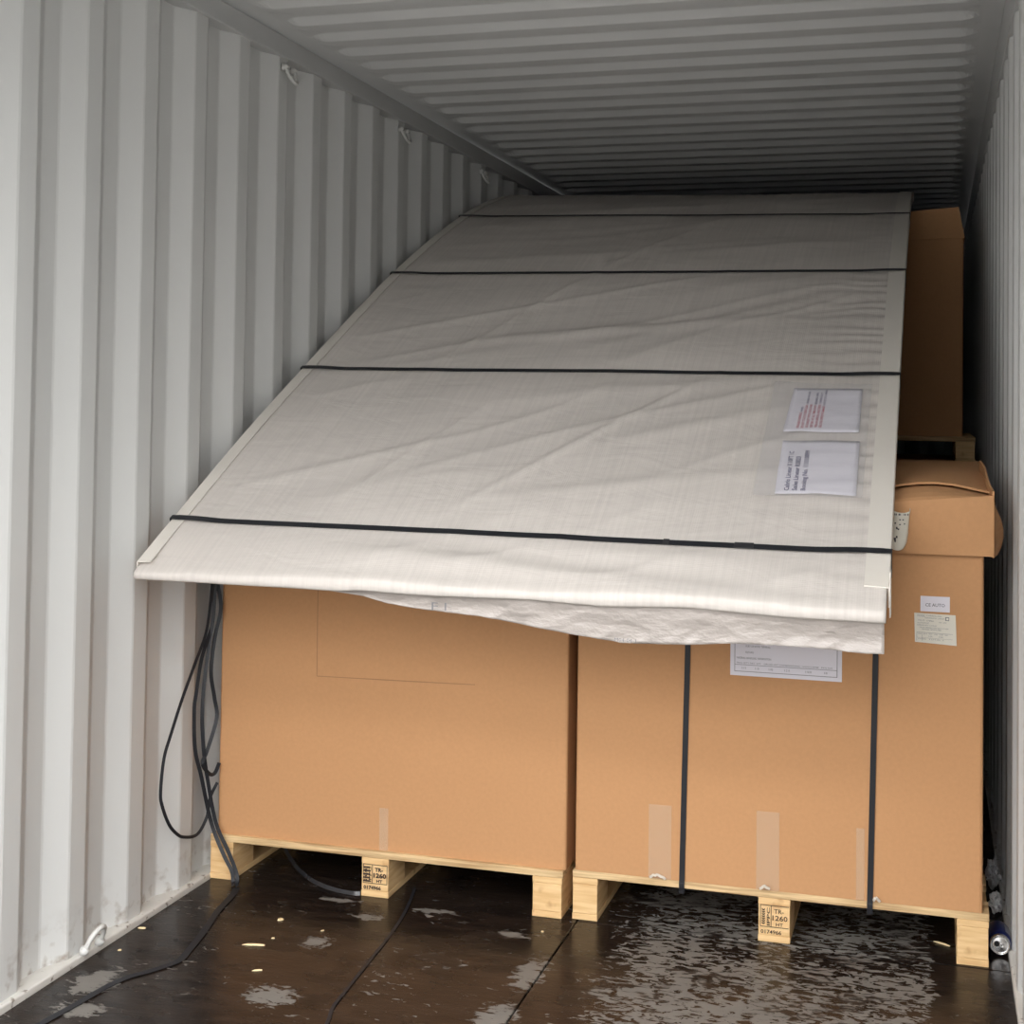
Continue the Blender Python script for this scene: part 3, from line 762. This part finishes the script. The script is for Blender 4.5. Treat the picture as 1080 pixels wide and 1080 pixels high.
# edge boards (L section) left and right
def edge_board(xo, w, sgn, ys, drop=.05, name='edge_board'):
    mb = MB(); P = []
    for y in ys:
        xi = xo+sgn*w
        zo = top_z(xo, y)+.004; zi = top_z(xi, y)+.006
        P.append([(xi, y, zi), (xi, y, zi-.0035), (xo-sgn*.001, y, zo-.0035), (xo-sgn*.001, y+.001, zo-drop), (xo-sgn*.004, y+.001, zo-drop), (xo-sgn*.004, y, zo-.002), (xo-sgn*.002, y, zo)])
    n0 = len(mb.v); mb.grid(P, True); k = 7
    mb.f.append(tuple(n0+q for q in range(k))); mb.f.append(tuple(n0+(len(P)-1)*k+q for q in reversed(range(k))))
    return mb.build(name, M_edge, panel)
def yr(a, b_, n): return [a+(b_-a)*i/n for i in range(n+1)]
edge_board(X0-.002, .040, 1, yr(3.470, 7.49, 120), .046)
edge_board(X1+.002, .056, -1, yr(3.522, 7.49, 120), .050)
# thin upright corner tab at the front right
MB().box((X1+.0065, 3.500, .975), (X1+.0095, 3.560, 1.085)).build('corner_tab', M_edge, panel, bevel=.001)
# black bands across
def band(y, dy=0):
    w = .021; mb = MB(); pts = []
    n = 90
    for i in range(n+1):
        x = X0-.0075+(X1-X0+.015)*i/n; yy = y+dy*i/n
        e_ = max(1-sstep(.05,.17,x-X0), 1-sstep(.06,.20,X1-x)); lift = .0055+.0045*e_
        zz = top_z(min(max(x,X0),X1), yy)+lift+max(0, wob(min(max(x,X0),X1), yy))*.9
        pts.append((x, yy, zz))
    # down the sides
    a = pts[0]; b_ = pts[-1]
    pts = [(a[0], a[1]+.02, a[2]-.065), (a[0], a[1]+.006, a[2]-.02)] + pts + [(b_[0], b_[1]+.006, b_[2]-.02), (b_[0], b_[1]+.02, b_[2]-.065)]
    sl = (top_z(1, y+.05)-top_z(1, y-.05))/.1; up = Vector((0, -sl, 1)).normalized()
    N_ = len(pts)
    def nrm(tt):
        i = round(tt*(N_-1))
        if i <= 1: return (-1, 0, 0)
        if i >= N_-2: return (1, 0, 0)
        if i == 2: return (-.7, up.y*.7, up.z*.7)
        if i == N_-3: return (.7, up.y*.7, up.z*.7)
        return up
    ribbon(mb, pts, w, .0014, nrm)
    return mb.build('strap', M_strap, panel)
st1 = band(3.652); band(4.509); band(5.335); band(6.18)
for (x, l_) in ((1.465, .016), (1.668, .05)):
    c = MB(); z = top_z(x, 3.652)+.0065
    c.box((-l_/2, -.0122, -.001), (l_/2, .0122, .0016), Matrix.Translation((x, 3.652, z)) @ Matrix.Rotation(math.atan(.54), 4, 'X')); c.build('band_clip', M_seal_clip, st1, bevel=.0008)
# document pouches on the wrap
def on_panel(x, y, off): 
    sl = (top_z(x, y+.03)-top_z(x, y-.03))/.06; n = Vector((0, -sl, 1)).normalized()
    w_ = min(max(wob(x, y), -.003), .02)
    return Vector((x, y, top_z(x, y)+w_))+n*off
def sheet(q, off, nm, mt, parent, n=16):
    (a, b_, c_, d_2) = q     # corners TL TR BR BL (x,y)
    mb = MB(); P = []
    for i in range(n+1):
        u = i/n; row = []
        for j in range(n+1):
            v = j/n
            x = (a[0]*(1-u)+b_[0]*u)*(1-v)+(d_2[0]*(1-u)+c_[0]*u)*v; y = (a[1]*(1-u)+b_[1]*u)*(1-v)+(d_2[1]*(1-u)+c_[1]*u)*v
            row.append(on_panel(x, y, off))
        P.append(row)
    mb.grid(P); return mb.build(nm, mt, parent, smooth=True, solid=.0006)
def sheet_text(q, off, items, mt, parent, nm='print'):
    # text runs from the lower edge towards the upper edge; s = across (0 left), t = up along the sheet
    (a, b_, c_, d_2) = q; mb = MB()
    for (s_, t0, t1, h, str_) in items:
        tmp = MB(); text_mesh(tmp, str_, Matrix.Identity(4), h, 1.0, bold=.022)
        vs = []
        for v in tmp.v:
            tt = t0+(t1-t0)*v[0]; ss = s_-v[1]      # letters' up direction points to the left edge
            x = (d_2[0]*(1-ss)+c_[0]*ss)*(1-tt)+(a[0]*(1-ss)+b_[0]*ss)*tt
            y = (d_2[1]*(1-ss)+c_[1]*ss)*(1-tt)+(a[1]*(1-ss)+b_[1]*ss)*tt
            vs.append(on_panel(x, y, off))
        mb.add(vs, tmp.f)
    return mb.build(nm, mt, parent)
D1 = ((1.722,4.420),(1.928,4.420),(1.930,4.170),(1.713,4.173)); D2 = ((1.718,4.125),(1.935,4.125),(1.938,3.876),(1.722,3.875))
O_ = .007
pd1 = sheet(D1, O_, 'document_pouch', M_paper, panel); pd2 = sheet(D2, O_, 'document_pouch', M_paper, panel)
sheet_text(D1, O_+.0012, [(.20,.08,.42,.035,'FRAGILE HANDLE'),(.26,.08,.60,.035,'DO NOT STACK OR DROP LOAD'),(.32,.08,.62,.035,'USE FORKLIFT WITH LONG FORK'),(.38,.08,.60,.035,'KEEP DRY AT ALL TIMES NOW'),(.44,.08,.62,.035,'OPEN ON ARRIVAL AND CHECK'),(.50,.08,.58,.035,'CALL THE OFFICE IF DAMAGE')], M_inkr, pd1)
sheet_text(D1, O_+.0012, [(.20,.44,.56,.03,'AND'),(.26,.62,.92,.03,'ON SIDE OR END'),(.38,.62,.88,.03,'REQUIRED HERE'),(.44,.64,.88,.03,'CAREFULLY'),(.50,.60,.96,.03,'NOTICE TO CARRIER')], M_inkb, pd1)
sheet_text(D2, O_+.0012, [(.17,.05,.78,.060,'Cabrio Linear X 10FT 1C'),(.27,.05,.66,.060,'Sales Linear R3823'),(.375,.05,.80,.060,'Booking No. 1110100999')], M_inkb, pd2)
DP = ((1.66,4.45),(1.955,4.44),(1.955,3.86),(1.665,3.86))
pv = sheet(DP, .010, 'pouch_film', M_vinyl, panel, 30)
for v in pv.data.vertices:
    v.co.z += .0022*noise.noise(Vector((v.co.x*16, v.co.y*44, 3)))+.001*noise.noise(Vector((v.co.x*9, v.co.y*90, 1)))

# ------------------------------------------------------------------ black strapping around right carton and pallet
def vband(xt, xb, label):
    mb = MB(); 
    pts = [(xt, 4.30, 1.262),(xt, 4.02, 1.240),(xt,3.952,1.222),(xt,3.9435,1.205),(xt,3.9425,1.10),(xt,3.944,1.086),(xt,3.952,1.06)]
    n = 12
    for i in range(n+1):
        u = i/n; z = 1.03-(1.03-.145)*u; x = xt+(xb-xt)*(1.03-z)/.9
        pts.append((x, yfR(x, z, .004), z))
    pts += [(xb, 3.962, .135), (xb, 3.963, .118), (xb, 3.972, .110), (xb, 4.2, .112)]
    N_ = len(pts)
    def nm(t_):
        i = t_*(N_-1)
        if i < 1.5: return (0, -.2, 1)
        if i > N_-2.5: return (0, -.2, -1)
        return (0,-1,0)
    ribbon(mb, catmull(pts, 3), .0155, .0012, lambda t_: (0,-.15,1) if t_ < .075 else ((0,0,-1) if t_ > .95 else (0,-1,0)))
    o = mb.build('strapping_band', M_strap)
    return tag(o, label, 'strap')
vband(1.478, 1.463, 'vertical black band around the lidded carton, left of the shipping document')
vband(1.992, 1.977, 'vertical black band around the lidded carton, right of the shipping document')

# ------------------------------------------------------------------ loose strap bundle between left wall and carton
strands = [
 [(0.006,3.915,.965),(0.006,3.915,.905),(0.004,3.891,.772),(0.003,3.831,.687),(0,3.763,.593),(0,3.699,.498),(0,3.662,.435),(0,3.647,.344),(0,3.657,.301),(0,3.696,.238),(0,3.74,.198),(0,3.785,.174),(0,3.864,.159),(0.003,3.915,.196),(0.006,3.93,.253),(0.024,3.94,.298)],
 [(0.010,3.922,.965),(0.010,3.918,.905),(0.008,3.92,.794),(0.006,3.86,.691),(0.004,3.835,.592),(0.003,3.826,.538),(0.003,3.836,.422),(0.005,3.874,.33),(0.013,3.925,.181),(0.055,3.925,.091),(0.086,3.925,.040),(0.094,3.920,.010),(.105,3.90,.004)],
 [(0.013,3.926,.965),(0.013,3.922,.905),(0.010,3.914,.794),(0.009,3.879,.647),(0.008,3.866,.529),(0.009,3.877,.413),(0.012,3.904,.305),(0.026,3.932,.177),(0.071,3.932,.092),(0.098,3.932,.034),(.108,3.92,.008),(.118,3.90,.005)],
 [(0.016,3.934,.965),(0.016,3.934,.903),(0.024,3.94,.831),(0.012,3.928,.744),(0.010,3.912,.642),(0.012,3.932,.56),(0.018,3.938,.494),(0.012,3.893,.404),(0.010,3.870,.372),(0.014,3.906,.332),(0.018,3.934,.328),(0.030,3.938,.359)],
]
root = empty('strap_bundle', (0,0,0), label='loose bundle of thin black strapping loops hanging beside the left carton', cat='strapping')
for i, s_ in enumerate(strands):
    mb = MB(); pts = catmull(s_, 6)
    ph = random.uniform(-.6,.6)
    def nrm(t_, ph=ph, i=i):
        a = ph+2.2*t_+i; return (.75+.45*math.cos(a), -1+.3*math.sin(a), .05)
    ribbon(mb, pts, .0115 if i else .0095, .0012, nrm); mb.build('strap_strand', M_strap, root)
# tail lying on the floor
fp = [(.121,3.890,.0035),(.136,3.845,.003),(.16,3.705,.003),(.2,3.55,.003),(.228,3.417,.003),(.238,3.347,.003),(.205,3.271,.003),(.17,3.216,.003),(.151,3.143,.003),(.139,3.034,.003),(.123,2.914,.003),(.11,2.7,.003),(.12,2.5,.003)]
mb = MB(); ribbon(mb, catmull(fp, 6), .020, .0012, (0,0,1)); tl = mb.build('loose_strap', M_strap)
tag(tl, 'flat black strap trailing over the floor along the left wall', 'strap')
cp = [(.099,4.262,.012),(.151,4.19,.010),(.231,4.091,.008),(.317,4.01,.007),(.399,3.966,.006),(.470,3.950,.006),(.496,3.955,.006)]
mb = MB(); ribbon(mb, catmull(cp, 6), .012, .001, (0,-.9,.5)); tag(mb.build('loose_strap', M_strap_sh), 'curved glossy dark strap lying under the left pallet', 'strap')
cp = [(.80,2.9,.0025),(.762,3.119,.0025),(.738,3.21,.0025),(.729,3.306,.0025),(.713,3.501,.0025),(.699,3.676,.0025),(.682,3.814,.0025),(.660,3.934,.0025),(.629,4.068,.0025)]
mb = MB(); ribbon(mb, catmull(cp, 6), .009, .001, (0,0,1)); tag(mb.build('loose_strap', M_strap), 'thin dark strap running over the floor middle to beneath the left pallet', 'strap')

# ------------------------------------------------------------------ soda can
can = empty('soda_can', (2.3165, 4.055, .0315), label='crushed blue soda can lying beside the right pallet against the wall', cat='can')
can.rotation_euler = (0, 0, math.radians(1)); can.scale = (.94, 1, .94)
def lathe_y(prof, seg=40):
    mb = MB(); P = [[(r*math.cos(2*math.pi*i/seg), y, r*math.sin(2*math.pi*i/seg)) for i in range(seg)] for (y, r) in prof]
    mb.grid(P, True); return mb
lathe_y([(.012,.0285),(.018,.0315),(.024,.0329),(.10,.0329),(.106,.031),(.112,.026)]).build('can_body', M_can, can, smooth=True)
rim = lathe_y([(.012,.0285),(.006,.0275),(.001,.0272),(0,.0266),(.001,.0258),(.005,.025),(.006,.0235),(.004,.018),(.004,.0001)]); rim.build('can_lid', M_alu, can, smooth=True)
lathe_y([(.112,.026),(.118,.0235),(.119,.022),(.114,.018),(.112,.0001)]).build('can_base', M_alu, can, smooth=True)
t = MB(); t.add([(-.009+.0075*math.cos(a*.3927)*1.0, .0033, .002+.0085*math.sin(a*.3927)) for a in range(16)], [tuple(range(16))]); t.build('opening', M_dark, can)
t = MB(); t.tube([(.001+.006*math.cos(a*.3927)+.004, .0022, -.001+.0048*math.sin(a*.3927)) for a in range(17)], .0012, 6); t.build('pull_tab', M_alu, can, smooth=True)
t = MB(); P = []
for i in range(9):
    a = math.radians(60-i*9); P.append([((.0332)*math.cos(a), y, .0332*math.sin(a)) for y in (.03,.05,.07,.09)])
t.grid(P); t.build('silver_panel', M_canw, can, smooth=True)
# crumpled film behind the can
def crumple(c, r, nm, lab, cat, mt, sz=(1,1,1), seed=0):
    mb = MB(); P = []
    for i in range(17):
        th = math.pi*i/16; row = []
        for j in range(24):
            ph = 2*math.pi*j/24
            d = Vector((math.sin(th)*math.cos(ph), math.sin(th)*math.sin(ph), math.cos(th)))
            k = 1+.55*noise.noise(d*2.1+Vector((seed,0,0)))+.3*noise.noise(d*5+Vector((0,seed,0)))
            row.append((c[0]+d.x*r*k*sz[0], c[1]+d.y*r*k*sz[1], max(.001, c[2]+d.z*r*k*sz[2])))
        P.append(row)
    mb.grid(P, True); return tag(mb.build(nm, mt, smooth=False), lab, cat)
crumple((2.318, 4.40, .030), .026, 'crumpled_film', 'scrap of crumpled grey film on the floor behind the soda can, lower piece', 'litter', M_rag, (.7,1.3,1.0), 3)
crumple((2.320, 4.62, .045), .034, 'crumpled_film', 'scrap of crumpled grey film deeper in the gap along the right wall', 'litter', M_rag, (.55,1.3,1.2), 8)

# ------------------------------------------------------------------ wood splinters on the floor
def splinter(x, y, l, w, rz, label, h=.004):
    mb = MB(); vs = []
    for (px, wy, hz) in ((-l/2,.15,.3),(-l/4,.8,1),(l/4,1,1),(l/2,.7,.6)):
        vs += [(px,-w/2*wy,0),(px,w/2*wy,0),(px,w/2*wy*.7,h*hz),(px,-w/2*wy*.6,h*hz)]
    fs = []
    for i in range(3):
        b_ = i*4; fs += [(b_+q, b_+(q+1)%4, b_+4+(q+1)%4, b_+4+q) for q in range(4)]
    fs += [(0,1,2,3),(12,13,14,15)]
    mb.add(vs, fs); o = mb.build('wood_splinter', M_chip); o.location = (x, y, .0006); o.rotation_euler.z = rz
    return tag(o, label, 'wood splinter', 'wood splinters scattered on the wet floor')
splinter(.372, 3.509, .062, .008, .25, 'long pointed pale wood splinter lying left of the thin floor strap')
splinter(.359, 3.700, .018, .016, 1.1, 'rounded pale wood chip between the left pallet and the long splinter')
splinter(.022, 3.524, .022, .009, .3, 'small brownish wood chip beside the left wall rail', .003)
splinter(.050, 3.368, .010, .008, .6, 'tiny white chip on the floor near the low lashing ring', .002)
splinter(.460, 3.358, .026, .006, .5, 'thin pale splinter on the grey patch at the front of the floor', .003)
splinter(.506, 3.661, .012, .005, .9, 'tiny greenish wood sliver in front of the left pallet, halfway along', .002)
splinter(1.092, 3.844, .008, .007, 0, 'tiny pale crumb before the end block of the left pallet', .003)
splinter(.401, 3.569, .010, .007, .4, 'tiny pale crumb just behind the long splinter', .002)
splinter(2.165, 4.10, .050, .005, -.5, 'thin white sliver beneath the right pallet near its end block', .004)
